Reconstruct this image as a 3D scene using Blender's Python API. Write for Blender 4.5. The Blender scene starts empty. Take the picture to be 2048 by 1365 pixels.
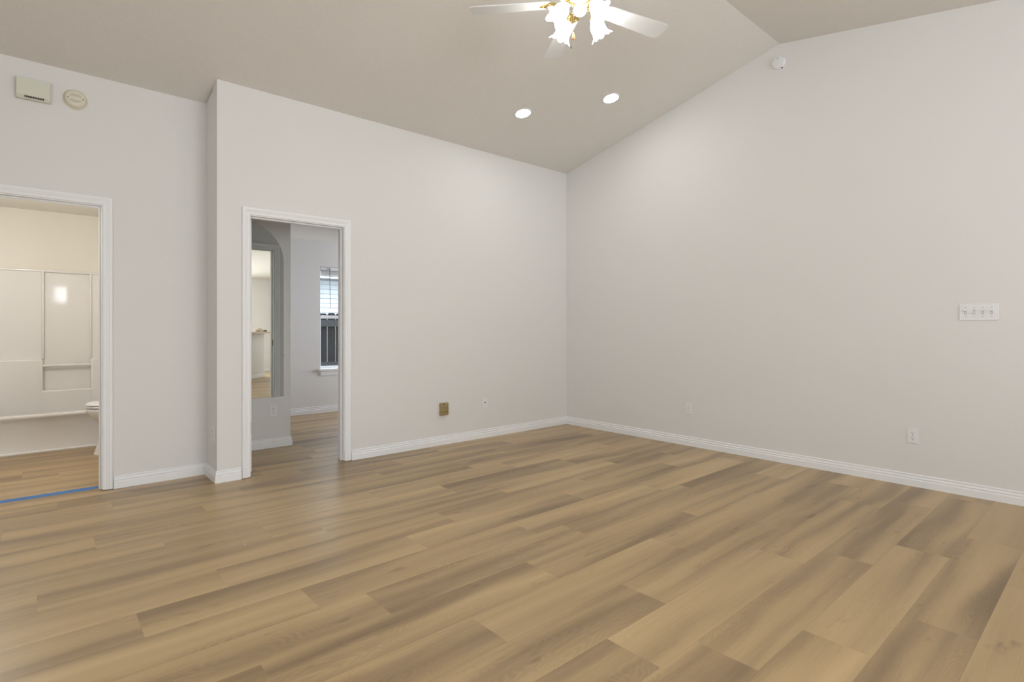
import bpy, bmesh, math, random
from mathutils import Matrix, Vector

S = bpy.context.scene
COL = S.collection
PI = math.pi
random.seed(7)

# ---------------------------------------------------------------- camera, world, exposure, large lights
cd = bpy.data.cameras.new('camera'); cam = bpy.data.objects.new('camera', cd); COL.objects.link(cam)
cam.location = (-4.866, -4.534, 1.1673)
cam.rotation_euler = (PI / 2, 0, -0.7210)
cd.sensor_width = 36.0; cd.lens = 1089.87 / 2048 * 36.0
cd.shift_y = -(682.5 - 655.54) / 2048
cd.clip_start = 0.02; cd.clip_end = 200
S.camera = cam

w = bpy.data.worlds.new('overcast_sky'); S.world = w; w.use_nodes = True
bg = w.node_tree.nodes['Background']
bg.inputs['Color'].default_value = (0.92, 0.97, 1.03, 1); bg.inputs['Strength'].default_value = 4.2

vs = S.view_settings
vs.view_transform = 'Standard'; vs.look = 'None'; vs.gamma = 1.0; vs.use_curve_mapping = False
vs.exposure = -0.07


def area(name, loc, rot, sx, sy, watts, col):
    d = bpy.data.lights.new(name, 'AREA'); d.shape = 'RECTANGLE'; d.size = sx; d.size_y = sy
    d.energy = watts; d.color = col
    o = bpy.data.objects.new(name, d); COL.objects.link(o); o.location = loc; o.rotation_euler = rot
    return o


DAY = (0.93, 0.985, 1.06)
# daylight through the rear sliding doors and the side window, behind the camera
area('daylight_rear_doors', (-2.2, -8.70, 1.25), (PI / 2, 0, 0), 2.4, 2.1, 83, DAY)
area('added_tub_highlight', (-4.2, -8.70, 2.06), (PI / 2, 0, 0), 0.45, 0.40, 6, DAY)  # small unseen light, added to put a highlight on the tub's back panel
area('daylight_side_window', (-6.92, -5.2, 1.45), (PI / 2, 0, -PI / 2), 2.4, 1.5, 56, DAY)
# bedroom: second window on its right wall
area('daylight_bedroom_window', (1.40, 2.15, 1.35), (PI / 2, 0, PI / 2 - .35), 1.3, 1.6, 38, (0.88, 0.92, 1.02)).data.spread = 1.25
# bathroom ceiling lamp
bl_d = bpy.data.lights.new('bathroom_lamp', 'POINT'); bl_d.energy = 27; bl_d.color = (1.0, 0.98, 0.955); bl_d.shadow_soft_size = 0.08
bl_o = bpy.data.objects.new('bathroom_lamp', bl_d); COL.objects.link(bl_o); bl_o.location = (-5.27, 1.30, 1.95)


# ---------------------------------------------------------------- materials
def mat(name, col, rough=0.5, metal=0.0, spec=0.5, **k):
    m = bpy.data.materials.new(name); m.use_nodes = True
    b = m.node_tree.nodes['Principled BSDF']
    b.inputs['Base Color'].default_value = (*col, 1); b.inputs['Roughness'].default_value = rough
    b.inputs['Metallic'].default_value = metal; b.inputs['Specular IOR Level'].default_value = spec
    if 'emit' in k:
        b.inputs['Emission Color'].default_value = (*k['emit'], 1)
        b.inputs['Emission Strength'].default_value = k.get('strength', 1)
    if 'coat' in k: b.inputs['Coat Weight'].default_value = k['coat']
    return m


def noisy(m, scale, amount, bump=0.0, dist=0.002, detail=3.0, stretch=None):
    """vary a plain material with object-space noise, optionally as relief"""
    nt = m.node_tree; N = nt.nodes; L = nt.links; b = N['Principled BSDF']
    tc = N.new('ShaderNodeTexCoord'); mp = N.new('ShaderNodeMapping'); nz = N.new('ShaderNodeTexNoise')
    if stretch: mp.inputs['Scale'].default_value = stretch
    nz.inputs['Scale'].default_value = scale; nz.inputs['Detail'].default_value = detail
    L.new(tc.outputs['Object'], mp.inputs['Vector']); L.new(mp.outputs['Vector'], nz.inputs['Vector'])
    if amount:
        base = tuple(b.inputs['Base Color'].default_value)
        mx = N.new('ShaderNodeMix'); mx.data_type = 'RGBA'
        mx.inputs['A'].default_value = tuple(c * (1 - amount) for c in base[:3]) + (1,)
        mx.inputs['B'].default_value = tuple(min(1, c * (1 + amount)) for c in base[:3]) + (1,)
        L.new(nz.outputs['Fac'], mx.inputs['Factor']); L.new(mx.outputs['Result'], b.inputs['Base Color'])
    if bump:
        bp = N.new('ShaderNodeBump'); bp.inputs['Strength'].default_value = bump; bp.inputs['Distance'].default_value = dist
        L.new(nz.outputs['Fac'], bp.inputs['Height']); L.new(bp.outputs['Normal'], b.inputs['Normal'])
    return m


M = {}
M['wall'] = noisy(mat('wall_paint', (0.785, 0.774, 0.753), 0.55, spec=0.3), 90, 0.0, 0.05, 0.001)
M['ceiling'] = noisy(mat('textured_ceiling', (0.79, 0.763, 0.715), 0.85, spec=0.15), 70, 0.035, 0.45, 0.007, 2.0)
M['trim'] = noisy(mat('trim_paint', (0.89, 0.895, 0.90), 0.33, spec=0.45), 4, 0.004)
M['bath_wall'] = noisy(mat('cream_wall_paint', (0.84, 0.80, 0.72), 0.5, spec=0.3), 60, 0.0, 0.05, 0.001)
M['plastic'] = noisy(mat('white_plastic', (0.83, 0.83, 0.83), 0.35), 20, 0.01)
M['ivory'] = noisy(mat('ivory_plastic', (0.76, 0.72, 0.58), 0.45), 15, 0.015)
M['cream'] = noisy(mat('cream_plastic', (0.70, 0.71, 0.60), 0.45), 15, 0.015)
M['dark'] = noisy(mat('dark_slot', (0.02, 0.018, 0.016), 0.6), 15, 0.1)
M['grey'] = noisy(mat('grey_slot', (0.33, 0.32, 0.31), 0.6), 15, 0.05)
M['tan'] = noisy(mat('tan_plastic', (0.35, 0.265, 0.12), 0.4), 40, 0.06)
M['fan'] = noisy(mat('white_enamel', (0.76, 0.76, 0.755), 0.3), 8, 0.01)
M['brass'] = noisy(mat('polished_brass', (0.80, 0.56, 0.17), 0.16, 1.0), 10, 0.05)
M['steel'] = noisy(mat('aged_nickel', (0.42, 0.39, 0.32), 0.35, 1.0), 30, 0.1)
M['bronze'] = noisy(mat('dark_bronze', (0.16, 0.12, 0.06), 0.4, 0.8), 30, 0.1)
M['wood_fob'] = noisy(mat('amber_wood', (0.60, 0.27, 0.06), 0.3), 30, 0.2, stretch=(1, 1, 0.2))
M['chain'] = noisy(mat('chain_metal', (0.13, 0.12, 0.10), 0.45, 0.6), 60, 0.1)
M['fibre'] = noisy(mat('gelcoat_white', (0.85, 0.83, 0.80), 0.06, spec=0.5), 3, 0.006)
M['china'] = noisy(mat('vitreous_china', (0.84, 0.82, 0.78), 0.08), 4, 0.006)
M['tape'] = noisy(mat('blue_painter_tape', (0.07, 0.20, 0.48), 0.6), 60, 0.15, 0.2, 0.0006)
M['mirror'] = noisy(mat('silvered_mirror', (0.86, 0.88, 0.85), 0.005, 1.0), 2, 0.003)
M['mirror_edge'] = noisy(mat('mirror_edge_glass', (0.33, 0.38, 0.34), 0.1), 9, 0.05)
M['clip'] = noisy(mat('clear_clip', (0.55, 0.56, 0.55), 0.2), 20, 0.05)
M['counter'] = noisy(mat('beige_laminate', (0.62, 0.50, 0.36), 0.35), 25, 0.12)
M['shell'] = noisy(mat('cream_shell', (0.75, 0.66, 0.52), 0.5), 40, 0.25)
M['brown'] = noisy(mat('brown_husk', (0.10, 0.065, 0.04), 0.6), 60, 0.4)
M['vinyl'] = noisy(mat('white_vinyl', (0.86, 0.88, 0.90), 0.3), 6, 0.01)
M['slat'] = noisy(mat('taupe_slat', (0.76, 0.67, 0.60), 0.5), 12, 0.05)
M['wand'] = noisy(mat('smoky_wand', (0.10, 0.10, 0.11), 0.2), 12, 0.1)
M['fence'] = noisy(mat('weathered_fence', (0.020, 0.018, 0.0205), 0.8), 14, 0.6, 0.3, 0.004, 5.0, (9, 9, 0.8))
M['rail'] = noisy(mat('grey_rail_timber', (0.065, 0.067, 0.073), 0.8), 14, 0.4, 0.2, 0.003, 4.0, (0.6, 8, 8))
M['siding'] = noisy(mat('white_lap_siding', (0.80, 0.85, 0.90), 0.5), 5, 0.02)
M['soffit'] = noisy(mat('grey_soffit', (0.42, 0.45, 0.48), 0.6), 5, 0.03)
M['roof'] = noisy(mat('dark_shingle', (0.09, 0.085, 0.085), 0.9), 18, 0.4)
M['soil'] = noisy(mat('side_yard_ground', (0.13, 0.12, 0.08), 0.9), 6, 0.4, 0.5, 0.02)
M['lens'] = mat('lit_lens', (1, 1, 1), 0.5, emit=(1.0, 0.99, 0.97), strength=75)
M['shade'] = mat('lit_frosted_glass', (0.95, 0.95, 0.93), 0.3, emit=(0.99, 0.99, 0.975), strength=20)

# glass for the window: lets daylight through, keeps a faint reflection
g = bpy.data.materials.new('window_glass'); g.use_nodes = True
nt = g.node_tree; nt.nodes.clear()
o_ = nt.nodes.new('ShaderNodeOutputMaterial'); tr = nt.nodes.new('ShaderNodeBsdfTransparent'); gl = nt.nodes.new('ShaderNodeBsdfGlossy')
gl.inputs['Roughness'].default_value = 0.02; tr.inputs['Color'].default_value = (0.93, 0.96, 0.97, 1)
mxs = nt.nodes.new('ShaderNodeMixShader'); mxs.inputs['Fac'].default_value = 0.06
nt.links.new(tr.outputs[0], mxs.inputs[1]); nt.links.new(gl.outputs[0], mxs.inputs[2]); nt.links.new(mxs.outputs[0], o_.inputs['Surface'])
M['glass'] = g


def floor_material(W, LEN):
    m = bpy.data.materials.new('vinyl_plank_oak'); m.use_nodes = True
    nt = m.node_tree; N = nt.nodes; L = nt.links; b = N['Principled BSDF']

    def n(t, **kw):
        x = N.new(t)
        for k, v in kw.items(): setattr(x, k, v)
        return x

    def math_(op, a, bb=None, c=None):
        x = n('ShaderNodeMath', operation=op)
        for i, v in enumerate((a, bb, c)):
            if v is None: continue
            if isinstance(v, (int, float)): x.inputs[i].default_value = v
            else: L.new(v, x.inputs[i])
        return x.outputs[0]

    uv = n('ShaderNodeUVMap', uv_map='plank'); sep = n('ShaderNodeSeparateXYZ'); L.new(uv.outputs[0], sep.inputs[0])
    u, v = sep.outputs[0], sep.outputs[1]
    at = n('ShaderNodeAttribute', attribute_name='plank_id'); sc = n('ShaderNodeSeparateColor'); L.new(at.outputs['Color'], sc.inputs[0])
    r1, r2, r3 = sc.outputs[0], sc.outputs[1], sc.outputs[2]

    def vec(x, y, z=None):
        c = n('ShaderNodeCombineXYZ')
        for i, q in enumerate((x, y, z)):
            if q is None: continue
            if isinstance(q, (int, float)): c.inputs[i].default_value = q
            else: L.new(q, c.inputs[i])
        return c.outputs[0]

    def noise(vector, detail=2.0, rough=0.5, dist=0.0):
        x = n('ShaderNodeTexNoise'); x.inputs['Scale'].default_value = 1.0
        x.inputs['Detail'].default_value = detail; x.inputs['Roughness'].default_value = rough; x.inputs['Distortion'].default_value = dist
        L.new(vector, x.inputs['Vector']); return x.outputs['Fac']

    off = math_('MULTIPLY', r1, 53.0); off2 = math_('MULTIPLY', r2, 31.0)
    # broad soft bands that run along the plank
    warp = noise(vec(math_('MULTIPLY', u, 1.3), math_('MULTIPLY', v, 4.0), off), 1.0)
    vb = math_('ADD', math_('MULTIPLY', v, 7.2), math_('MULTIPLY', warp, 1.0))
    band = noise(vec(math_('MULTIPLY', u, 0.48), vb, off), 1.5, 0.45)
    # medium streaks
    st = noise(vec(math_('MULTIPLY', u, 1.8), math_('MULTIPLY', v, 46.0), off2), 3.0, 0.55)
    # fine pores
    fine = noise(vec(math_('MULTIPLY', u, 16.0), math_('MULTIPLY', v, 420.0), off), 2.0, 0.6)
    # cathedral figure: rings of a slow field
    fld = noise(vec(math_('MULTIPLY', u, 2.3), math_('MULTIPLY', v, 8.5), off2), 1.2, 0.4, 0.3)
    rings = math_('SINE', math_('MULTIPLY', fld, 190.0))
    figmask = noise(vec(math_('MULTIPLY', u, 1.5), math_('MULTIPLY', v, 5.0), math_('ADD', off, 9.0)), 1.0)
    mk = n('ShaderNodeMapRange'); mk.inputs['From Min'].default_value = 0.50; mk.inputs['From Max'].default_value = 0.66
    L.new(figmask, mk.inputs['Value'])
    fig = math_('MULTIPLY', math_('MULTIPLY', rings, mk.outputs[0]), 0.055)
    # small dark knots
    kn = noise(vec(math_('MULTIPLY', u, 4.2), math_('MULTIPLY', v, 13.0), math_('ADD', off2, 4.0)), 2.0, 0.6)
    km = n('ShaderNodeMapRange'); km.inputs['From Min'].default_value = 0.66; km.inputs['From Max'].default_value = 0.80
    L.new(kn, km.inputs['Value'])
    tone = math_('ADD', math_('MULTIPLY', math_('SUBTRACT', band, 0.5), 1.75), 0.52)
    tone = math_('ADD', tone, math_('MULTIPLY', math_('SUBTRACT', st, 0.5), 0.30))
    tone = math_('ADD', tone, math_('MULTIPLY', math_('SUBTRACT', fine, 0.5), 0.26))
    tone = math_('ADD', tone, fig)
    tone = math_('ADD', tone, math_('MULTIPLY', math_('SUBTRACT', r3, 0.5), 0.22))
    tone = math_('SUBTRACT', tone, math_('MULTIPLY', km.outputs[0], 0.35))
    rp = n('ShaderNodeValToRGB'); L.new(tone, rp.inputs[0])
    e = rp.color_ramp.elements
    e[0].position = 0.0; e[0].color = (0.232, 0.153, 0.078, 1)
    e[1].position = 1.0; e[1].color = (0.600, 0.432, 0.226, 1)
    x = e.new(0.32); x.color = (0.350, 0.241, 0.125, 1)
    x = e.new(0.62); x.color = (0.490, 0.346, 0.176, 1)
    # fine joint line round each plank
    dv = math_('MINIMUM', v, math_('SUBTRACT', W, v))
    ln = math_('LESS_THAN', dv, 0.0009)
    mx = n('ShaderNodeMix', data_type='RGBA', blend_type='MULTIPLY'); mx.inputs['B'].default_value = (0.80, 0.78, 0.76, 1)
    L.new(ln, mx.inputs['Factor']); L.new(rp.outputs[0], mx.inputs['A'])
    L.new(mx.outputs['Result'], b.inputs['Base Color'])
    b.inputs['Specular IOR Level'].default_value = 0.42
    ro = n('ShaderNodeMapRange'); ro.inputs['To Min'].default_value = 0.29; ro.inputs['To Max'].default_value = 0.38
    L.new(st, ro.inputs['Value']); L.new(ro.outputs[0], b.inputs['Roughness'])
    bp = n('ShaderNodeBump'); bp.inputs['Strength'].default_value = 0.12; bp.inputs['Distance'].default_value = 0.0008
    L.new(fine, bp.inputs['Height']); L.new(bp.outputs[0], b.inputs['Normal'])
    return m


# ---------------------------------------------------------------- mesh helpers
def add_box(bm, x0, y0, z0, x1, y1, z1, bev=0.0, seg=2):
    r = bmesh.ops.create_cube(bm, size=1.0)
    vs_ = r['verts']
    for q in vs_:
        q.co = Vector(((x0 + x1) / 2 + q.co.x * (x1 - x0), (y0 + y1) / 2 + q.co.y * (y1 - y0), (z0 + z1) / 2 + q.co.z * (z1 - z0)))
    if bev:
        es = list({e for q in vs_ for e in q.link_edges})
        bmesh.ops.bevel(bm, geom=es, offset=bev, segments=seg, profile=0.5, affect='EDGES')
    return vs_


def prism(bm, poly, axis, a, b_):
    """extrude a closed 2D polygon along an axis ('x','y','z') from a to b_"""
    def P(p, t):
        return {'x': (t, p[0], p[1]), 'y': (p[0], t, p[1]), 'z': (p[0], p[1], t)}[axis]
    A = [bm.verts.new(P(p, a)) for p in poly]; B = [bm.verts.new(P(p, b_)) for p in poly]
    n = len(poly)
    for i in range(n):
        bm.faces.new((A[i], A[(i + 1) % n], B[(i + 1) % n], B[i]))
    bm.faces.new(A[::-1]); bm.faces.new(B)


def lathe(bm, prof, seg=32, mtx=None):
    """spin (radius, height) profile about z; ends with radius 0 are closed"""
    rings = []
    for r, h in prof:
        if r < 1e-6:
            rings.append([bm.verts.new((0, 0, h))])
        else:
            rings.append([bm.verts.new((r * math.cos(2 * PI * i / seg), r * math.sin(2 * PI * i / seg), h)) for i in range(seg)])
    new = [q for r in rings for q in r]
    for R0, R1 in zip(rings, rings[1:]):
        for i in range(seg):
            j = (i + 1) % seg
            if len(R0) == 1 and len(R1) == 1: continue
            if len(R0) == 1: bm.faces.new((R0[0], R1[j], R1[i]))
            elif len(R1) == 1: bm.faces.new((R0[i], R0[j], R1[0]))
            else: bm.faces.new((R0[i], R0[j], R1[j], R1[i]))
    if mtx is not None:
        for q in new: q.co = mtx @ q.co
    return new


def tube(bm, pts, rad, seg=10, caps=True):
    pts = [Vector(p) for p in pts]; rings = []
    for i, p in enumerate(pts):
        d = (pts[min(i + 1, len(pts) - 1)] - pts[max(i - 1, 0)]).normalized()
        up = Vector((0, 0, 1)) if abs(d.z) < 0.95 else Vector((1, 0, 0))
        s = d.cross(up).normalized(); t = s.cross(d).normalized()
        r = rad[i] if isinstance(rad, (list, tuple)) else rad
        rings.append([bm.verts.new(p + s * (r * math.cos(2 * PI * k / seg)) + t * (r * math.sin(2 * PI * k / seg))) for k in range(seg)])
    for R0, R1 in zip(rings, rings[1:]):
        for k in range(seg):
            bm.faces.new((R0[k], R0[(k + 1) % seg], R1[(k + 1) % seg], R1[k]))
    if caps: bm.faces.new(rings[0][::-1]); bm.faces.new(rings[-1])


def obj(name, bm, m, parent=None, smooth=False, angle=40, flat=False):
    bmesh.ops.recalc_face_normals(bm, faces=bm.faces)
    me = bpy.data.meshes.new(name); bm.to_mesh(me); bm.free()
    o = bpy.data.objects.new(name, me); COL.objects.link(o)
    me.materials.append(M[m] if isinstance(m, str) else m)
    if smooth:
        for p in me.polygons: p.use_smooth = True
        try: me.set_sharp_from_angle(angle=math.radians(angle))
        except Exception: pass
        if flat:
            amax = max(p.area for p in me.polygons)
            for p in me.polygons: p.use_smooth = p.area < max(.003, amax * .03)
    if parent is not None: o.parent = parent
    return o


def NB(): return bmesh.new()


def tag(o, label, cat, group=None):
    o['label'] = label; o['category'] = cat
    if group: o['group'] = group
    return o


def thing(name, label, cat, loc, rotz=0.0, group=None):
    o = bpy.data.objects.new(name, None); COL.objects.link(o); o.empty_display_size = 0.05
    o.location = loc; o.rotation_euler = (0, 0, rotz)
    return tag(o, label, cat, group)


def struct(name, bm, m, parent=None, smooth=False):
    o = obj(name, bm, m, parent, smooth)
    if parent is None: o['kind'] = 'structure'
    return o


# ---------------------------------------------------------------- room dimensions
HA = 3.034                  # ceiling height at the left wall
RY, RZ = -2.517, 3.629      # ridge
SL = (RZ - HA) / -RY        # front slope
S2 = 0.1850                 # rear slope
YB = -8.80                  # rear wall
DA = 0.337                  # recessed bathroom wall
XR = -3.83                  # corner between the two
XL = -7.0                   # far left wall of the living room
YF = 2.80                   # bedroom window wall
WT = 0.115                  # wall thickness


def ceil_z(y):
    return HA - SL * y if y > RY else RZ - S2 * (RY - y)


# floor: one mesh of planks, joints as laid
PW, PL, PY0 = 0.2305, 1.2485, -0.93
joint = {-9: -4.71, -5: -4.747, -4: -3.23, -3: -2.50, -2: -2.79, -1: -4.615, 0: -4.335, 1: -3.862, 2: -3.605, 3: -4.205, 4: -4.55, 5: -3.97, 6: -3.77, 7: -4.275, 8: -2.294, 9: -2.858, 10: -3.25,
         11: -3.015, 12: -2.635, 13: -2.22, 14: -1.565}
bm = NB()
uvl = bm.loops.layers.uv.new('plank'); cl = bm.loops.layers.float_color.new('plank_id')
FX0, FX1, FY0, FY1 = XL - 0.1, 1.6, YB - 0.1, 3.0
k0 = int(math.floor((PY0 - FY1) / PW)) - 1; k1 = int(math.ceil((PY0 - FY0) / PW)) + 1
rng = random.Random(21)
for k in range(k0, k1):
    yt = PY0 - PW * k; yb = yt - PW
    ya, yc = max(yb, FY0), min(yt, FY1)
    if yc - ya < 1e-4: continue
    jx = joint.get(k, rng.uniform(0, PL) - 4.0)
    nn = math.floor((FX0 - jx) / PL)
    x = jx + nn * PL
    while x < FX1:
        xa, xb = max(x, FX0), min(x + PL, FX1)
        cid = (rng.random(), rng.random(), rng.random(), 1.0)
        fl = rng.random() < 0.5
        if xb - xa > 1e-4:
            vv = [bm.verts.new(p) for p in ((xa, ya, 0), (xb, ya, 0), (xb, yc, 0), (xa, yc, 0))]
            f = bm.faces.new(vv)
            for lp in f.loops:
                a_ = lp.vert.co.x - x; b_ = lp.vert.co.y - yb
                lp[uvl].uv = (PL - a_, PW - b_) if fl else (a_, b_)
                lp[cl] = cid
        x += PL
fl_o = bpy.data.meshes.new('floor'); bm.to_mesh(fl_o); bm.free()
floor = bpy.data.objects.new('floor', fl_o); COL.objects.link(floor); floor['kind'] = 'structure'
fl_o.materials.append(floor_material(PW, PL))

# ceilings: sloped slabs
bm = NB()
yf = DA + WT
prism(bm, [(yf, ceil_z(yf)), (RY, RZ), (YB - 0.1, ceil_z(YB - 0.1)), (YB - 0.1, ceil_z(YB - 0.1) + 0.15), (RY, RZ + 0.15), (yf, ceil_z(yf) + 0.15)], 'x', XL - 0.1, 0.1)
struct('ceiling', bm, 'ceiling')
bm = NB(); add_box(bm, -3.72, 0.125, 2.355, 1.6, YF + 0.1, 2.45); struct('ceiling_bedroom', bm, 'ceiling')
bm = NB(); add_box(bm, -5.45, DA + WT + 0.005, 2.38, XR + 0.005, 3.03, 2.45); struct('ceiling_bathroom', bm, 'bath_wall')


def wall_y(name, y0, th, x0, x1, holes=(), top=None, m='wall', zt=None):
    """wall whose room face is the plane y=y0, thickness th to +y, with rectangular holes (xa,xb,za,zb)"""
    bm = NB()
    t0 = zt if zt is not None else ceil_z(y0) + 0.01
    cuts = sorted({x0, x1} | {h[0] for h in holes} | {h[1] for h in holes})
    for a, b_ in zip(cuts, cuts[1:]):
        hs = [h for h in holes if h[0] <= a + 1e-6 and h[1] >= b_ - 1e-6]
        if not hs: add_box(bm, a, y0, 0, b_, y0 + th, t0)
        else:
            h = hs[0]
            if h[2] > 0: add_box(bm, a, y0, 0, b_, y0 + th, h[2])
            add_box(bm, a, y0, h[3], b_, y0 + th, t0)
    bmesh.ops.remove_doubles(bm, verts=bm.verts, dist=1e-5)
    # drop the internal faces where pieces touch
    seen = {}
    for f in bm.faces: seen.setdefault(tuple(round(c, 4) for c in f.calc_center_median()), []).append(f)
    bmesh.ops.delete(bm, geom=[f for fs in seen.values() if len(fs) > 1 for f in fs], context='FACES')
    return struct(name, bm, m)


D1 = (-3.592, -2.833, 2.040)      # bedroom doorway: jamb faces and head
D2 = (-5.260, -4.498, 2.040)      # bathroom doorway
wall_y('wall_left', 0.0, WT, XR, 0.0, [(D1[0] - 0.018, D1[1] + 0.018, 0, D1[2] + 0.018)])
wall_y('wall_recess', DA, WT, XL, XR, [(D2[0] - 0.018, D2[1] + 0.018, 0, D2[2] + 0.018)])
bm = NB()
prism(bm, [(WT, 0), (WT, 2.99), (DA, 2.95), (DA, 0)], 'x', XR, XR + WT)
prism(bm, [(DA, 0), (DA, 2.95), (3.0, 2.50), (3.0, 0)], 'x', XR, XR + WT)
struct('wall_partition', bm, 'wall')
bm = NB()
prism(bm, [(WT, 0), (WT, ceil_z(WT) + 0.01), (RY, RZ + 0.01), (YB, ceil_z(YB) + 0.01), (YB, 0)], 'x', 0.0, 0.12)
struct('wall_right', bm, 'wall')
wall_y('wall_rear', YB - 0.12, 0.12, XL, 0.12, [(-4.44, -3.96, 1.84, 2.28), (-3.44, -0.96, 0.05, 2.2)], zt=ceil_z(YB) + 0.02)
bm = NB()
for ya, yb_, za, zb in ((YB, -6.4, 0, 9), (-4.0, DA, 0, 9), (-6.4, -4.0, 0, 0.7), (-6.4, -4.0, 2.2, 9)):
    pts = [ya] + ([RY] if ya < RY < yb_ else []) + [yb_]
    if zb < 9: add_box(bm, XL - 0.12, ya, za, XL, yb_, zb)
    else: prism(bm, [(ya, za)] + [(y, ceil_z(y) + 0.01) for y in pts] + [(yb_, za)], 'x', XL - 0.12, XL)
struct('wall_side', bm, 'wall')
# bedroom shell
bm = NB(); add_box(bm, XR + WT, 0.985, 0, -2.945, YF, 2.355); struct('wall_closet', bm, 'wall')
WIN = (-1.915, -1.005, 0.600, 2.003)
wall_y('wall_bedroom', YF, 0.15, -2.945, 1.6, [WIN], zt=2.40)
bm = NB(); add_box(bm, 1.5, WT, 0, 1.6, YF, 2.40); struct('wall_bedroom_side', bm, 'wall')
bm = NB(); add_box(bm, 0.12, 0.0, 0, 1.6, WT, 2.40); struct('wall_bedroom_front', bm, 'wall')
# bathroom shell
bm = NB(); add_box(bm, -5.45, 2.945, 0, XR, 3.03, 2.42); struct('wall_bathroom', bm, 'bath_wall')
bm = NB(); add_box(bm, -5.45, DA + WT, 0, -5.355, 2.945, 2.42); struct('wall_bathroom_side', bm, 'bath_wall')
bm = NB(); add_box(bm, XR - 0.004, DA + WT, 0, XR, 2.945, 2.42); struct('wall_bathroom_end', bm, 'bath_wall')

# ---------------------------------------------------------------- trim
BASE = [(0, 0), (.015, 0), (.015, .047), (.0115, .0505), (.0090, .054), (.0100, .058), (.0125, .0605), (.0125, .064), (.0085, .067), (.0065, .074), (.0065, .079), (.0085, .0815), (.0085, .0855), (.005, .090), (0, .090)]
CASE = [(0, 0), (0, .009), (.003, .0115), (.010, .012), (.018, .0095), (.022, .0095), (.025, .012), (.034, .0145), (.040, .0175), (.049, .018), (.055, .0165), (.058, .013), (.058, 0)]


def baseboard(name, x, y, theta, length, s=0, e=0):
    """run from (x,y) along direction theta; s/e: +1 inside corner, -1 outside corner, 0 square"""
    bm = NB()
    A = [bm.verts.new((s * d, -d, z)) for d, z in BASE]; B = [bm.verts.new((length - e * d, -d, z)) for d, z in BASE]
    n = len(BASE)
    for i in range(n - 1): bm.faces.new((A[i], A[i + 1], B[i + 1], B[i]))
    bm.faces.new((A[-1], A[0], B[0], B[-1])); bm.faces.new(A); bm.faces.new(B[::-1])
    o = struct(name, bm, 'trim'); o.location = (x, y, 0.0); o.rotation_euler = (0, 0, theta)
    return o


H = PI / 2
baseboard('baseboard_left', -2.764, 0, 0, 2.764, 0, 1)
baseboard('baseboard_right', 0, 0, -H, -YB, 1, 1)
baseboard('baseboard_rear', 0, YB, PI, .95, 1, 0)
baseboard('baseboard_corner', XR, 0, 0, -3.661 - XR, -1, 0)
baseboard('baseboard_return', XR, DA, -H, DA, 1, -1)
baseboard('baseboard_recess', -4.428, DA, 0, XR + 4.428, 0, 1)
baseboard('baseboard_recess_far', XL, DA, 0, -5.33 - XL, 0, 0)
baseboard('baseboard_closet', XR + WT, 0.985, 0, -2.945 - XR - WT, 0, -1)
baseboard('baseboard_closet_side', -2.945, 0.985, H, YF - 0.985, -1, 1)
baseboard('baseboard_bedroom', -2.945, YF, 0, 4.4, 1, 0)


def casing(name, y, x0, x1, z1, sgn, parent):
    """moulded casing round three sides; sgn=-1 stands proud towards -y"""
    bm = NB(); st = []
    for (wx, wz) in ((-1, None), (-1, 1), (1, 1), (1, None)):
        ring = []
        for w_, t_ in CASE:
            X = (x0 - w_) if wx < 0 else (x1 + w_)
            Z = 0.005 if wz is None else z1 + w_
            ring.append(bm.verts.new((X, y + sgn * t_, Z)))
        st.append(ring)
    n = len(CASE)
    for R0, R1 in zip(st, st[1:]):
        for i in range(n - 1): bm.faces.new((R0[i], R0[i + 1], R1[i + 1], R1[i]))
        bm.faces.new((R0[-1], R0[0], R1[0], R1[-1]))
    bm.faces.new(st[0]); bm.faces.new(st[-1][::-1])
    return obj(name, bm, 'trim', parent)


def door_trim(name, d, yface, stop_y):
    x0, x1, z1 = d
    bm = NB()
    add_box(bm, x0 - .018, yface, .006, x0, yface + WT, z1 + .018)
    add_box(bm, x1, yface, .006, x1 + .018, yface + WT, z1 + .018)
    add_box(bm, x0, yface, z1, x1, yface + WT, z1 + .018)
    r = struct(name, bm, 'trim')
    bm = NB()
    add_box(bm, x0, stop_y, 0, x0 + .011, stop_y + .035, z1 - .011, .002, 1)
    add_box(bm, x1 - .011, stop_y, 0, x1, stop_y + .035, z1 - .011, .002, 1)
    add_box(bm, x0, stop_y, z1 - .011, x1, stop_y + .035, z1, .002, 1)
    obj('door_stop', bm, 'trim', r)
    casing('casing', yface, x0 - .006, x1 + .006, z1 + .006, -1, r)
    casing('casing', yface + WT, x0 - .006, x1 + .006, z1 + .006, 1, r)
    return r


t1 = door_trim('trim_1', D1, 0.0, 0.040)
bm = NB(); add_box(bm, D1[1] - .0015, .0765, .960, D1[1] + .001, .0985, 1.030, .0006, 1); obj('strike_plate', bm, 'bronze', t1)['label'] = 'dull metal strike plate'
t2 = door_trim('trim_2', D2, DA, DA + 0.040)

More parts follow.
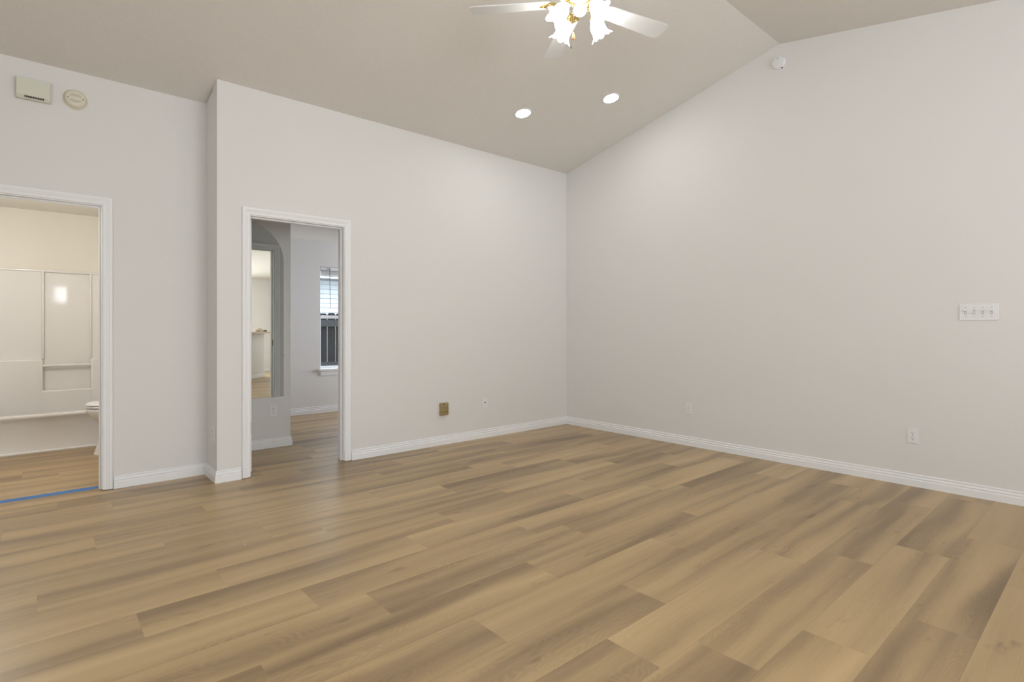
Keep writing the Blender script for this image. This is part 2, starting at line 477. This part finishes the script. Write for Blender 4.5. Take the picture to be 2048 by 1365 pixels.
# open bedroom door, folded back into the bedroom on its left hinges
bm = NB(); add_box(bm, -3.586, .122, .012, -3.5505, .877, 2.030, .0015, 1)
door = struct('door_1', bm, 'trim')
for hz, mm in ((1.825, 'trim'), (1.066, 'trim'), (.363, 'steel')):
    bm = NB(); add_box(bm, -3.578, .1195, hz - .045, -3.556, .1225, hz + .045, .0008, 1)
    tube(bm, [(-3.589, .117, hz - .047), (-3.589, .117, hz + .047)], .0055, 10)
    h_ = obj('hinge', bm, mm, door)
    if mm == 'steel': h_['label'] = 'bare aged metal hinge leaf'
    for dz in (-.03, 0, .03):
        bm = NB(); lathe(bm, [(0, -.0005), (.0028, -.0005), (.0028, .001), (0, .001)], 10, Matrix.Translation((-3.566, .1195, hz + dz)) @ Matrix.Rotation(H, 4, 'X'))
        obj('screw', bm, 'steel', h_)

# ---------------------------------------------------------------- wall plates
def duplex(parent, mplate, mslot):
    bm = NB(); add_box(bm, -.0355, -.006, -.057, .0355, 0, .057, .0035, 3); obj('plate', bm, mplate, parent)
    for dz in (.0195, -.0195):
        bm = NB()
        prof = []
        for i in range(24):
            a_ = 2 * PI * i / 24
            prof.append((max(-.0145, min(.0145, .0175 * math.cos(a_))), dz + max(-.0145, min(.0145, .0165 * math.sin(a_)))))
        prism(bm, prof, 'y', -.0075, -.005)
        rc = obj('receptacle', bm, mplate, parent)
        bm = NB()
        add_box(bm, -.0078, -.0080, dz - .0005, -.0055, -.0072, dz + .0085)
        add_box(bm, .0055, -.0080, dz + .0010, .0078, -.0072, dz + .0085)
        lathe(bm, [(0, 0), (.0026, 0), (.0026, .0008), (0, .0008)], 12, Matrix.Translation((0, -.0072, dz - .0075)) @ Matrix.Rotation(H, 4, 'X'))
        obj('slot', bm, mslot, rc)
    bm = NB(); lathe(bm, [(0, 0), (.003, 0), (.003, .001), (0, .0014)], 14, Matrix.Translation((0, -.006, 0)) @ Matrix.Rotation(H, 4, 'X'))
    obj('screw', bm, 'grey', parent)


G = 'white duplex outlets on the walls'
duplex(thing('power_outlet', 'white duplex outlet low on the wide gable wall, below the light switch plate', 'outlet', (0, -3.470, .370), -H, G), 'plastic', 'dark')
duplex(thing('power_outlet', 'white duplex outlet low on the wide gable wall, nearer the room corner', 'outlet', (0, -1.643, .368), -H, G), 'plastic', 'grey')
duplex(thing('power_outlet', 'white duplex outlet on the bedroom wall under the arched mirror', 'outlet', (-3.110, .985, .358), 0, G), 'plastic', 'dark')
duplex(thing('power_outlet', 'outlet seen edge-on on the narrow return wall above its baseboard', 'outlet', (XR, .086, .360), -H, G), 'plastic', 'dark')

# four-gang switch
sw = thing('light_switch', 'white four-gang toggle switch plate on the wide gable wall', 'switch', (0, -3.840, 1.274), -H)
bm = NB(); add_box(bm, -.104, -.006, -.057, .104, 0, .057, .0035, 3); obj('plate', bm, 'plastic', sw)
for i, up in enumerate((1, -1, 1, 1)):
    x = -.069 + i * .046
    bm = NB()
    for a0, a1, z0, z1 in ((-.0062, -.0045, -.013, .013), (.0045, .0062, -.013, .013), (-.0062, .0062, -.0145, -.0118), (-.0062, .0062, .0118, .0145)):
        add_box(bm, x + a0, -.0072, z0, x + a1, -.005, z1)
    obj('toggle_frame', bm, 'grey', sw)
    bm = NB(); vs_ = add_box(bm, -.0042, -.016, -.005, .0042, 0, .005, .0012, 1)
    for q in bm.verts: q.co = Matrix.Translation((x, -.004, up * .004)) @ (Matrix.Rotation(-up * .55, 4, 'X') @ q.co)
    obj('toggle', bm, 'plastic', sw)
    for dz in (-.030, .030):
        bm = NB(); lathe(bm, [(0, 0), (.0028, 0), (.0028, .0008), (0, .0012)], 12, Matrix.Translation((x, -.006, dz)) @ Matrix.Rotation(H, 4, 'X'))
        obj('screw', bm, 'grey', sw)

# coax plate
cx_ = thing('cable_wall_plate', 'small white cable jack plate on the left wall near the corner', 'wall plate', (-1.271, 0, .364))
bm = NB(); add_box(bm, -.0355, -.006, -.057, .0355, 0, .057, .0035, 3); obj('plate', bm, 'plastic', cx_)
bm = NB(); lathe(bm, [(.0062, 0), (.0062, .004), (.0045, .004), (.0045, .011), (.0035, .011), (.0035, .002), (0, .002)], 18, Matrix.Translation((.002, -.005, .008)) @ Matrix.Rotation(H, 4, 'X')); obj('jack', bm, 'dark', cx_)
for dz in (-.042, .042):
    bm = NB(); lathe(bm, [(0, 0), (.0028, 0), (.0028, .0008), (0, .0012)], 12, Matrix.Translation((0, -.006, dz)) @ Matrix.Rotation(H, 4, 'X'))
    obj('screw', bm, 'grey', cx_)

# tan six-way tap
ad = thing('outlet_adapter', 'tan six-socket plug-in outlet tap on the left wall', 'adapter', (-1.797, 0, .357))
bm = NB(); add_box(bm, -.046, -.036, -.062, .046, 0, .062, .009, 3); obj('body', bm, 'tan', ad, True)
bm = NB(); lathe(bm, [(0, 0), (.007, 0), (.0065, .0012), (0, .0016)], 16, Matrix.Translation((-.014, -.036, .046)) @ Matrix.Rotation(H, 4, 'X')); obj('screw', bm, 'dark', ad)
for ix in (-1, 0, 1):
    for iz in (.012, -.030):
        x = ix * .026; bm = NB()
        add_box(bm, x - .0078, -.0372, iz + .002, x - .0055, -.0355, iz + .012)
        add_box(bm, x + .0055, -.0372, iz + .002, x + .0078, -.0355, iz + .012)
        lathe(bm, [(0, 0), (.003, 0), (.003, .0015), (0, .0015)], 10, Matrix.Translation((x, -.0357, iz - .006)) @ Matrix.Rotation(H, 4, 'X'))
        obj('socket', bm, 'dark', ad)

# door chime
ch = thing('door_chime', 'cream door chime box high on the wall above the bathroom door', 'chime', (-4.864, DA, 2.686))
bm = NB()
prism(bm, [(0, 0), (-.030, 0), (-.046, .022), (-.050, .135), (0, .135)], 'x', -.086, .086)
bmesh.ops.bevel(bm, geom=list(bm.edges), offset=.003, segments=2, profile=0.5, affect='EDGES')
obj('cover', bm, 'cream', ch)
bm = NB()
for i in range(12):
    x = -.042 + i * .0084
    add_box(bm, x - .0024, -.0462, .008, x + .0024, -.034, .018)
obj('sound_slot', bm, 'dark', ch)

# smoke detectors
sd = thing('smoke_detector', 'ivory smoke detector beside the door chime', 'smoke detector', (-4.645, DA, 2.757), 0, 'round smoke detectors on the walls')
R_ = Matrix.Rotation(H, 4, 'X')
bm = NB(); lathe(bm, [(0, 0), (.068, 0), (.068, .008), (.064, .012), (0, .012)], 48, R_); obj('base_ring', bm, 'ivory', sd, True)
bm = NB(); lathe(bm, [(.060, .010), (.061, .022), (.056, .033), (.046, .039), (0, .041)], 48, R_); obj('cover', bm, 'ivory', sd, True)
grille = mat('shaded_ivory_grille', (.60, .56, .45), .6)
for s_ in (1, -1):
    bm = NB()
    poly = [(.034 * math.cos(a_), s_ * (.010 + .020 * math.sin(a_))) for a_ in [PI * i / 14 for i in range(15)]]
    prism(bm, poly if s_ > 0 else poly[::-1], 'y', -.0417, -.0395)
    obj('sensor_vent', bm, grille, sd)
for s_ in (1, -1):
    bm = NB(); lathe(bm, [(0, 0), (.0032, 0), (.0032, .0015), (0, .0015)], 10, Matrix.Translation((s_ * .041, -.0392, 0)) @ R_)
    obj('screw', bm, 'dark', sd)
sd2 = thing('smoke_detector', 'white smoke detector high on the gable wall just under the ridge', 'smoke detector', (0, -2.512, 3.462), -H, 'round smoke detectors on the walls')
bm = NB(); lathe(bm, [(0, 0), (.055, 0), (.055, .008), (.053, .011), (0, .011)], 48, R_); obj('base_ring', bm, 'plastic', sd2, True)
bm = NB(); lathe(bm, [(.050, .010), (.0515, .013), (.0515, .022), (.048, .028), (.036, .0305), (0, .0315)], 48, R_); obj('cover', bm, 'plastic', sd2, True)
bm = NB(); add_box(bm, -.008, -.0322, .030, .008, -.030, .036, .001, 1); obj('test_button', bm, 'grey', sd2)
bm = NB(); add_box(bm, .022, -.0165, -.0555, .038, -.0135, -.0495); obj('tab', bm, 'dark', sd2)

# ---------------------------------------------------------------- recessed lights
for (x, y), lab in (((-1.371, -.716), 'recessed light nearer the left wall, farther from the gable wall'), ((-.761, -1.281), 'recessed light nearer the gable wall and ridge')):
    t = thing('recessed_light', 'lit round ' + lab, 'ceiling light', (x, y, ceil_z(y)), 0, 'recessed lights in the sloped ceiling')
    t.rotation_euler = (-math.atan(SL), 0, 0)
    bm = NB(); lathe(bm, [(.069, -.001), (.071, -.004), (.082, -.005), (.087, -.003), (.088, 0), (.069, 0)], 48); obj('trim_ring', bm, 'fan', t, True)
    bm = NB(); lathe(bm, [(0, -.0045), (.062, -.004), (.070, -.002), (.070, -.0005), (0, -.0005)], 48); obj('lens', bm, 'lens', t, True)

# ---------------------------------------------------------------- ceiling fan
FX, FY, FZ = -2.488, -2.424, 3.047
fan = thing('ceiling_fan', 'white five-blade ceiling fan with brass fittings and lit tulip shades', 'ceiling fan', (FX, FY, FZ))
top = ceil_z(FY) - FZ
bm = NB(); lathe(bm, [(0, top + .03), (.065, top + .03), (.070, top - .03), (.055, top - .065), (.030, top - .085), (0, top - .085)], 32); obj('canopy', bm, 'fan', fan, True)
bm = NB(); lathe(bm, [(.0125, top - .08), (.0125, .16)], 20); obj('downrod', bm, 'fan', fan, True)
bm = NB(); lathe(bm, [(0, .19), (.03, .19), (.055, .175), (.105, .155), (.125, .125), (.128, .075), (.120, .045), (.095, .028), (.06, .022), (0, .022)], 48)
mh = obj('motor_housing', bm, 'fan', fan, True)
bm = NB(); lathe(bm, [(.1285, .080), (.1305, .085), (.1305, .098), (.1285, .103)], 48); obj('brass_band', bm, 'brass', mh, True)
bm = NB(); lathe(bm, [(.062, .024), (.056, .006), (.042, -.004), (.0395, -.012), (.0395, -.042), (.0375, -.047), (.036, -.056), (.028, -.066), (.014, -.0715), (0, -.0725)], 40)
sh = obj('switch_housing', bm, 'fan', fan, True)
bm = NB(); lathe(bm, [(.040, -.044), (.0412, -.0455), (.040, -.047)], 40); obj('rib', bm, 'fan', sh, True)
cr, cfw = Vector((.751, -.66, 0)), Vector((.66, .751, 0))
pc = cfw * -.0392 + cr * .001
bm = NB(); lathe(bm, [(0, 0), (.0022, 0), (.0022, .0015), (0, .0015)], 10, Matrix.Translation((pc.x, pc.y, -.030)) @ Matrix.Rotation(math.atan2(-pc.x, pc.y) + PI, 4, 'Z') @ Matrix.Rotation(H, 4, 'X')); obj('screw_hole', bm, 'dark', sh)


def blade_mesh():
    bm = NB(); n = 40; outl = []
    L0, L1, w0, w1, c = .165, .645, .050, .064, .030
    up = [(L0, .030), (L0 + .012, .042), (L0 + .035, w0)]
    for i in range(1, 7): t_ = i / 7; up.append((L0 + .035 + t_ * (L1 - c * 1.2 - L0 - .035), w0 + t_ * (w1 - w0)))
    for i in range(9):
        a_ = PI / 2 * i / 8
        up.append((L1 - c * 1.15 + c * 1.15 * math.sin(a_) * .95 + 0.0, w1 - c * .75 + c * .75 * math.cos(a_)))
    pts = up + [(x, -y) for x, y in reversed(up)]
    prism(bm, pts, 'z', -.003, .003)
    m_ = Matrix.Rotation(math.radians(-11), 4, 'X')
    for q in bm.verts: q.co = m_ @ q.co
    return bm


def iron_mesh():
    bm = NB(); m_ = Matrix.Rotation(math.radians(-11), 4, 'X')
    pts = [(.060, .012), (.105, .012), (.125, .020), (.150, .044), (.172, .047), (.190, .036), (.205, .015), (.222, .009), (.235, 0)]
    full = pts + [(x, -y) for x, y in reversed(pts[:-1])]
    prism(bm, full, 'z', -.0085, -.0035)
    for x, y in ((.175, .030), (.175, -.030), (.215, 0)):
        lathe(bm, [(.006, -.0085), (.005, -.011), (0, -.012)], 12, Matrix.Translation((x, y, 0)))
    for q in bm.verts: q.co = m_ @ q.co
    tube(bm, [(.050, 0, .024), (.075, 0, .012), (.10, 0, -.004), (.125, 0, -.006)], [.012, .011, .010, .008], 10)
    return bm


b0 = None
for k in range(5):
    az = -.217 + k * 2 * PI / 5
    if b0 is None:
        b0 = obj('blade', blade_mesh(), 'fan', fan); i0 = obj('blade_iron', iron_mesh(), 'brass', b0, True)
        i0['label'] = 'polished brass blade iron'
        b0.rotation_euler = (0, 0, az)
    else:
        b = b0.copy(); COL.objects.link(b); b.parent = fan; b.rotation_euler = (0, 0, az)
        i = i0.copy(); COL.objects.link(i); i.parent = b


def shade_mesh():
    """tulip of frosted glass, axis +z is the mouth, six ruffled petals"""
    bm = NB(); seg, rows = 72, 22; rings = []
    prof = [(0.0, .023), (.10, .026), (.25, .035), (.42, .043), (.58, .0445), (.72, .043), (.84, .046), (.93, .052), (1.0, .060)]
    def rad(t):
        for (a0, r0), (a1, r1) in zip(prof, prof[1:]):
            if t <= a1:
                s_ = (t - a0) / (a1 - a0); return r0 + (r1 - r0) * s_
        return prof[-1][1]
    LEN = .108
    for j in range(rows + 1):
        t = j / rows; ring = []
        amp = max(0.0, (t - .55) / .45) ** 1.6
        for i in range(seg):
            th = 2 * PI * i / seg
            lobe = math.cos(5 * th)
            r = rad(t) * (1 + .17 * amp * lobe)
            z = LEN * t + .011 * amp * lobe
            ring.append(bm.verts.new((r * math.cos(th), r * math.sin(th), z)))
        rings.append(ring)
    for R0, R1 in zip(rings, rings[1:]):
        for i in range(seg): bm.faces.new((R0[i], R0[(i + 1) % seg], R1[(i + 1) % seg], R1[i]))
    bm.faces.new(rings[0][::-1])
    return bm


s0 = None
for az in (math.radians(174), math.radians(-6), math.radians(-96), math.radians(84)):
    d = Vector((math.cos(az), math.sin(az), 0)); dn = Vector((0, 0, -1))
    pth = [d * .034 + dn * .030, d * .052 + dn * .024, d * .074 + dn * .025, d * .094 + dn * .036, d * .104 + dn * .048]
    bm = NB(); tube(bm, pth, [.006, .005, .005, .006, .008], 12)
    ax = (d * .62 + dn * .78).normalized(); q_ = ax.to_track_quat('Z', 'Y').to_matrix().to_4x4()
    neck = d * .108 + dn * .053
    lathe(bm, [(0, -.016), (.013, -.015), (.021, -.005), (.0245, .004), (.023, .008), (0, .008)], 24, Matrix.Translation(neck) @ q_)
    arm = obj('light_arm', bm, 'brass', fan, True); arm['label'] = 'curved brass lamp arm with socket cup'
    if s0 is None:
        s0 = obj('lamp_shade', shade_mesh(), 'shade', arm, True, 60); s0['label'] = 'lit frosted glass tulip shade'
        s_ = s0
    else:
        s_ = s0.copy(); COL.objects.link(s_); s_.parent = arm
    s_.matrix_local = Matrix.Translation(neck) @ q_ @ Matrix.Rotation(.3, 4, 'Z')

for off, zlo, fob in ((cr * -.053 + cfw * -.030, -.268, 'bell'), (cr * -.040 + cfw * -.022, -.185, 'drop')):
    bm = NB()
    base = Vector((off.x * .62, off.y * .62, -.020))
    tube(bm, [base, (off.x, off.y, -.030), (off.x, off.y, zlo)], .0011, 6)
    z = -.034
    while z > zlo:
        lathe(bm, [(0, -.0016), (.0017, 0), (0, .0016)], 6, Matrix.Translation((off.x, off.y, z))); z -= .0075
    c_ = obj('pull_chain', bm, 'chain', fan)
    bm = NB()
    if fob == 'drop':
        lathe(bm, [(0, .006), (.003, .004), (.006, -.010), (.0085, -.024), (.0075, -.034), (.003, -.041), (0, -.042)], 18, Matrix.Translation((off.x, off.y, zlo)))
        f_ = obj('fob', bm, 'wood_fob', c_, True); f_['label'] = 'amber wooden teardrop fob'
    else:
        lathe(bm, [(0, .004), (.003, .002), (.004, -.006), (.003, -.010), (0, -.011)], 14, Matrix.Translation((off.x, off.y, zlo)))
        obj('fob', bm, 'chain', c_, True)

# ---------------------------------------------------------------- arched wall mirror
mi = thing('wall_mirror', 'frameless arched mirror on the bedroom entry wall, reflecting the living room', 'mirror', (-3.380, .985, .492))
hw, spring = .367, 1.318
poly = [(-hw, 0), (hw, 0)] + [(hw * math.cos(PI * i / 40), spring + hw * math.sin(PI * i / 40)) for i in range(41)]
bm = NB(); prism(bm, [(p[0] * .9975, p[1] * .999 + .001) for p in poly], 'y', -.0062, -.0052); obj('mirror_glass', bm, 'mirror', mi)
bm = NB(); prism(bm, poly, 'y', -.0052, -.0006); obj('backing', bm, 'mirror_edge', mi)
for x, z in ((.362, 1.33), (.367, .40), (-.367, .40), (-.362, 1.33), (.273, .0), (-.273, .0)):
    bm = NB(); lathe(bm, [(0, 0), (.009, 0), (.009, .006), (.005, .0085), (0, .0085)], 14, Matrix.Translation((x, -.0006, z)) @ R_); obj('clip', bm, 'clip', mi, True)

# ---------------------------------------------------------------- bathroom
tub = thing('bathtub_shower', 'glossy white one-piece bathtub and shower surround behind the bathroom door', 'bathtub', (-4.594, 2.18, 0))
HW = .759
bm = NB()
# apron with a flared toe and a rounded rim
prof = [(.030, 0), (-.004, 0), (-.006, .012), (.020, .022), (.026, .06), (.028, .10), (.030, .30), (.010, .325), (.004, .340), (.010, .353), (.030, .357), (.095, .357), (.112, .350), (.122, .330), (.140, .10), (.16, .07), (.03, .05)]
prism(bm, prof, 'x', -HW, HW)
obj('apron', bm, 'fibre', tub, True, 50)
bm = NB()
prism(bm, [(.14, 0), (.14, .075), (.60, .075), (.66, .12), (.69, .34), (.76, .353), (.76, 0)], 'x', -HW, HW); obj('basin', bm, 'fibre', tub, True, 50)
# back panel: outer columns stand forward of a recessed centre panel; a ledge runs round below
bm = NB()
for s_ in (-1, 1):
    add_box(bm, min(s_ * .200, s_ * HW), .725, .34, max(s_ * .200, s_ * HW), .76, 1.757, .006, 2)
    add_box(bm, min(s_ * .184, s_ * .207), .712, .84, max(s_ * .184, s_ * .207), .752, 1.757, .010, 3)
add_box(bm, -.202, .742, .34, .202, .762, 1.757)
add_box(bm, -HW, .715, 1.742, HW, .762, 1.765, .006, 2)
obj('back_panel', bm, 'fibre', tub, True, 40, True)
bm = NB()
for s_ in (-1, 1):
    add_box(bm, min(s_ * .195, s_ * HW), .665, .10, max(s_ * .195, s_ * HW), .74, .842, .018, 4)
add_box(bm, -.22, .664, .10, .22, .74, .520, .018, 4)
obj('ledge', bm, 'fibre', tub, True, 40, True)
bm = NB(); tube(bm, [(-.200, .690, .772), (.200, .690, .772)], .014, 16); obj('grab_bar', bm, 'fibre', tub, True)
for s_ in (-1, 1):
    bm = NB(); add_box(bm, min(s_ * (HW - .02), s_ * HW), .02, .345, max(s_ * (HW - .02), s_ * HW), .762, 1.76, .006, 2)
    add_box(bm, min(s_ * (HW - .07), s_ * HW), .60, .345, max(s_ * (HW - .07), s_ * HW), .74, .842, .018, 4)
    obj('end_panel', bm, 'fibre', tub, True, 40, True)

to = thing('toilet', 'white toilet whose rounded front edge shows past the bathroom door jamb', 'toilet', (-4.17, 1.78, 0))


def loft(bm, secs, seg=36):
    rings = []
    for z, xf, xb, hw_ in secs:
        cx, rx = (xf + xb) / 2, (xb - xf) / 2; ring = []
        for i in range(seg):
            a_ = 2 * PI * i / seg; c_, s_ = math.cos(a_), math.sin(a_)
            e_ = .88
            ring.append(bm.verts.new((cx + rx * math.copysign(abs(c_) ** e_, c_), hw_ * math.copysign(abs(s_) ** e_, s_), z)))
        rings.append(ring)
    for R0, R1 in zip(rings, rings[1:]):
        for i in range(seg): bm.faces.new((R0[i], R0[(i + 1) % seg], R1[(i + 1) % seg], R1[i]))
    bm.faces.new(rings[0][::-1]); bm.faces.new(rings[-1])


bm = NB()
loft(bm, [(0, -.278, .20, .112), (.012, -.276, .20, .112), (.05, -.262, .19, .105), (.12, -.248, .18, .098), (.20, -.232, .18, .098), (.245, -.226, .19, .108),
          (.275, -.235, .20, .128), (.305, -.262, .205, .150), (.335, -.290, .21, .166), (.365, -.315, .215, .176), (.395, -.330, .22, .181), (.418, -.335, .22, .183), (.424, -.330, .218, .180)])
obj('bowl', bm, 'china', to, True, 60)
bm = NB(); loft(bm, [(.431, -.330, .16, .179), (.434, -.338, .16, .184), (.445, -.338, .16, .184), (.448, -.332, .16, .180)]); obj('seat', bm, 'plastic', to, True, 60)
bm = NB(); loft(bm, [(.454, -.330, .16, .179), (.457, -.338, .16, .184), (.466, -.336, .16, .183), (.475, -.318, .155, .168), (.479, -.27, .14, .13)]); obj('lid', bm, 'plastic', to, True, 60)
bm = NB(); add_box(bm, .150, -.215, .40, .325, .215, .745, .02, 3); obj('tank', bm, 'china', to, True)
bm = NB(); add_box(bm, .140, -.225, .747, .330, .225, .780, .01, 3); obj('tank_lid', bm, 'china', to, True)
bm = NB(); tube(bm, [(.152, -.16, .69), (.138, -.16, .69), (.134, -.13, .685), (.134, -.09, .680)], .006, 8); obj('flush_lever', bm, 'steel', to, True)

# blue tape across the bathroom threshold
bm = NB(); rows = []
rt = random.Random(3)
for i in range(33):
    x = -5.29 + i * (5.29 - 4.510) / 32
    yc = .452 - (x + 5.29) * .010 + rt.uniform(-.0012, .0012); hw_ = .034 if i < 31 else .024
    rows.append([bm.verts.new((x, yc - hw_ + rt.uniform(-.001, .001), .0012)), bm.verts.new((x, yc + .000, .0090 + rt.uniform(0, .001))), bm.verts.new((x, yc + .010, .0100 + rt.uniform(0, .001))), bm.verts.new((x, yc + hw_, .0014))])
for R0, R1 in zip(rows, rows[1:]):
    for a_ in range(3): bm.faces.new((R0[a_], R0[a_ + 1], R1[a_ + 1], R1[a_]))
r_ = bmesh.ops.extrude_face_region(bm, geom=list(bm.faces))
for q in [g_ for g_ in r_['geom'] if isinstance(g_, bmesh.types.BMVert)]: q.co.z = .0002
tag(obj('painters_tape', bm, 'tape'), 'strip of blue painters tape on the floor across the bathroom doorway', 'tape')

# speck on the floor
bm = NB(); bmesh.ops.create_icosphere(bm, subdivisions=2, radius=.0032)
for q in bm.verts: q.co = Vector((q.co.x * 1.3 + rt.uniform(-.001, .001), q.co.y + rt.uniform(-.001, .001), max(0, q.co.z * .6 + .0022)))
c_ = tag(obj('paint_chip', bm, 'plastic'), 'tiny white paint chip lying alone on the wood floor', 'paint chip'); c_.location = (-4.011, -1.387, .0)

# ---------------------------------------------------------------- bar counter seen in the mirror
bar = thing('bar_counter', 'cream half-height bar with beige top, reflected in the arched mirror', 'counter', (-.792, -7.132, 0), math.radians(-45))
# local +x runs along the bar towards its free end, -y faces the room front
bm = NB(); add_box(bm, -2.2, -.06, 0, 0, .06, 1.03); obj('half_wall', bm, 'wall', bar)
bm = NB(); add_box(bm, -2.2, -.20, 1.03, .16, .22, 1.070, .010, 3); obj('counter_top', bm, 'counter', bar)
bm = NB()
for yy in (-1, 1): add_box(bm, -2.2, min(yy * .06, yy * .074), 0, .014, max(yy * .06, yy * .074), .089, .004, 1)
add_box(bm, 0, -.074, 0, .014, .074, .089, .004, 1)
obj('base_trim', bm, 'trim', bar)


def lump(name, label, cat, m, loc, sx, sy, sz, seed):
    bm = NB(); bmesh.ops.create_icosphere(bm, subdivisions=3, radius=1.0); r = random.Random(seed)
    ph = [r.uniform(0, 6) for _ in range(6)]
    for q in bm.verts:
        c = q.co; k = 1 + .16 * math.sin(4 * c.x + ph[0]) * math.cos(3 * c.y + ph[1]) + .10 * math.sin(7 * c.z + ph[2] + 3 * c.x)
        q.co = Vector((c.x * sx * k, c.y * sy * k, max(-.6, c.z) * sz * k))
    zmin = min(q.co.z for q in bm.verts)
    for q in bm.verts: q.co.z -= zmin
    o = obj(name, bm, m, None, True, 80); o.location = loc; return tag(o, label, cat)


def on_bar(x, y, z=1.0702):
    a_ = math.radians(-45)
    return (-.792 + x * math.cos(a_) - y * math.sin(a_), -7.132 + x * math.sin(a_) + y * math.cos(a_), z)


lump('seashell_ornament', 'pale shell-like ornament on the bar top, seen in the mirror', 'ornament', 'shell', on_bar(-.30, .09), .095, .06, .046, 4)
lump('dark_ornament', 'small dark brown ornament on the bar top beside the pale one', 'ornament', 'brown', on_bar(-.06, .11), .045, .03, .020, 9)

# ---------------------------------------------------------------- bedroom window
wx0, wx1, wz0, wz1 = WIN
yw = YF + .055
bm = NB()
add_box(bm, wx0, yw, wz0, wx0 + .016, yw + .08, wz1); add_box(bm, wx1 - .016, yw, wz0, wx1, yw + .08, wz1)
add_box(bm, wx0, yw, wz1 - .016, wx1, yw + .08, wz1); add_box(bm, wx0, yw, wz0, wx1, yw + .08, wz0 + .014)
win = struct('window_1', bm, 'vinyl')


def sash(name, y, z0, z1, stile, rail_t, rail_b):
    bm = NB(); a_, b_ = wx0 + .014, wx1 - .014
    add_box(bm, a_, y, z0, a_ + stile, y + .03, z1, .003, 1); add_box(bm, b_ - stile, y, z0, b_, y + .03, z1, .003, 1)
    add_box(bm, a_, y, z1 - rail_t, b_, y + .03, z1, .003, 1); add_box(bm, a_, y, z0, b_, y + .03, z0 + rail_b, .003, 1)
    o = obj(name, bm, 'vinyl', win)
    bm = NB(); add_box(bm, a_ + stile, y + .012, z0 + rail_b, b_ - stile, y + .016, z1 - rail_t); obj('pane', bm, 'glass', o)
    return o


sash('upper_sash', yw + .045, 1.300, wz1 - .012, .022, .030, .030)
sash('lower_sash', yw + .010, wz0 + .010, 1.335, .020, .042, .022)
bm = NB(); add_box(bm, (wx0 + wx1) / 2 - .03, yw - .004, 1.335, (wx0 + wx1) / 2 + .03, yw + .02, 1.350, .003, 1); obj('sash_lock', bm, 'vinyl', win)
bm = NB(); add_box(bm, wx0 - .025, YF - .032, wz0 - .030, wx1 + .025, yw + .012, wz0 + .001, .006, 2); obj('sill', bm, 'trim', win)
bm = NB(); prism(bm, [(YF, wz0 - .095), (YF - .008, wz0 - .095), (YF - .012, wz0 - .080), (YF - .014, wz0 - .045), (YF - .018, wz0 - .030), (YF, wz0 - .030)], 'x', wx0 + .002, wx1 - .002); obj('apron', bm, 'trim', win)

bl = thing('window_blind', 'raised white mini blind with taupe slat stack at the top of the bedroom window', 'blind', ((wx0 + wx1) / 2, YF + .018, 1.998))
bw = (wx1 - wx0) / 2 - .006
bm = NB(); add_box(bm, -bw, -.018, -.036, bw, .018, 0, .003, 1); add_box(bm, -bw, -.0205, -.005, bw, -.017, 0, .001, 1); obj('headrail', bm, 'vinyl', bl)
bm = NB()
for i in range(16):
    z = -.041 - i * .0042
    add_box(bm, -bw + .004, -.0125, z - .0012, bw - .004, .0125, z)
obj('slat_stack', bm, 'slat', bl)['label'] = 'gathered taupe slats'
bm = NB(); add_box(bm, -bw + .003, -.013, -.123, bw - .003, .013, -.109, .003, 1); obj('bottom_rail', bm, 'vinyl', bl)
bm = NB(); tube(bm, [(-.322, -.024, -.010), (-.322, -.026, -.05), (-.315, -.028, -.56)], .0048, 8); obj('tilt_wand', bm, 'wand', bl, True)

# ---------------------------------------------------------------- outside: fence, neighbour, ground
bm = NB(); add_box(bm, -8, YF + .16, -.40, 8, 12, -.30); g_ = obj('ground', bm, 'soil'); g_['kind'] = 'structure'
fy = 4.20
fe = thing('wooden_fence', 'dark weathered dog-ear picket fence outside the bedroom window', 'fence', (0, fy, -.30))
p0 = None; rf = random.Random(5)
for i in range(30):
    x = -1.213 - 8 * .142 + i * .142 - .071 + .071
    if p0 is None:
        bm = NB(); h, c = 1.700, .024
        prism(bm, [(.003, 0), (.134, 0), (.134, h - c), (.134 - c, h), (.003 + c, h), (.003, h - c)], 'y', .038, .055)
        p0 = obj('picket', bm, 'fence', fe); o = p0
    else:
        o = p0.copy(); COL.objects.link(o); o.parent = fe
    o.location = (x, 0, rf.uniform(-.008, .008))
for z0, z1 in ((1.485, 1.590), (.80, .90), (.15, .25)):
    bm = NB(); add_box(bm, -2.5, 0, z0, 2.2, .037, z1); obj('rail', bm, 'rail', fe)
for x in (-2.0, .40):
    bm = NB(); add_box(bm, x, -.092, 0, x + .09, -.002, 1.62); obj('post', bm, 'fence', fe)
nh = thing('neighbor_house', 'white lap-sided house wall under a grey eave beyond the fence', 'house', (0, 7.0, -.30))
bm = NB(); z = 0.0
while z < 2.62:
    prism(bm, [(.01, z), (-.030, z), (-.022, z + .088), (.01, z + .088)], 'x', -3.0, 4.0); z += .100
add_box(bm, -3.0, .005, 0, 4.0, .12, 2.62); obj('siding', bm, 'siding', nh)
bm = NB(); add_box(bm, -3.2, -.50, 2.50, 4.2, 0, 2.53); obj('soffit', bm, 'soffit', nh)
bm = NB(); add_box(bm, -3.2, -.53, 2.49, 4.2, -.50, 2.66); obj('fascia', bm, 'siding', nh)
bm = NB(); prism(bm, [(-.56, 2.66), (.12, 2.90), (2.0, 3.6), (2.0, 3.55), (.12, 2.62), (-.5, 2.62)], 'x', -3.3, 4.3); obj('roof', bm, 'roof', nh)
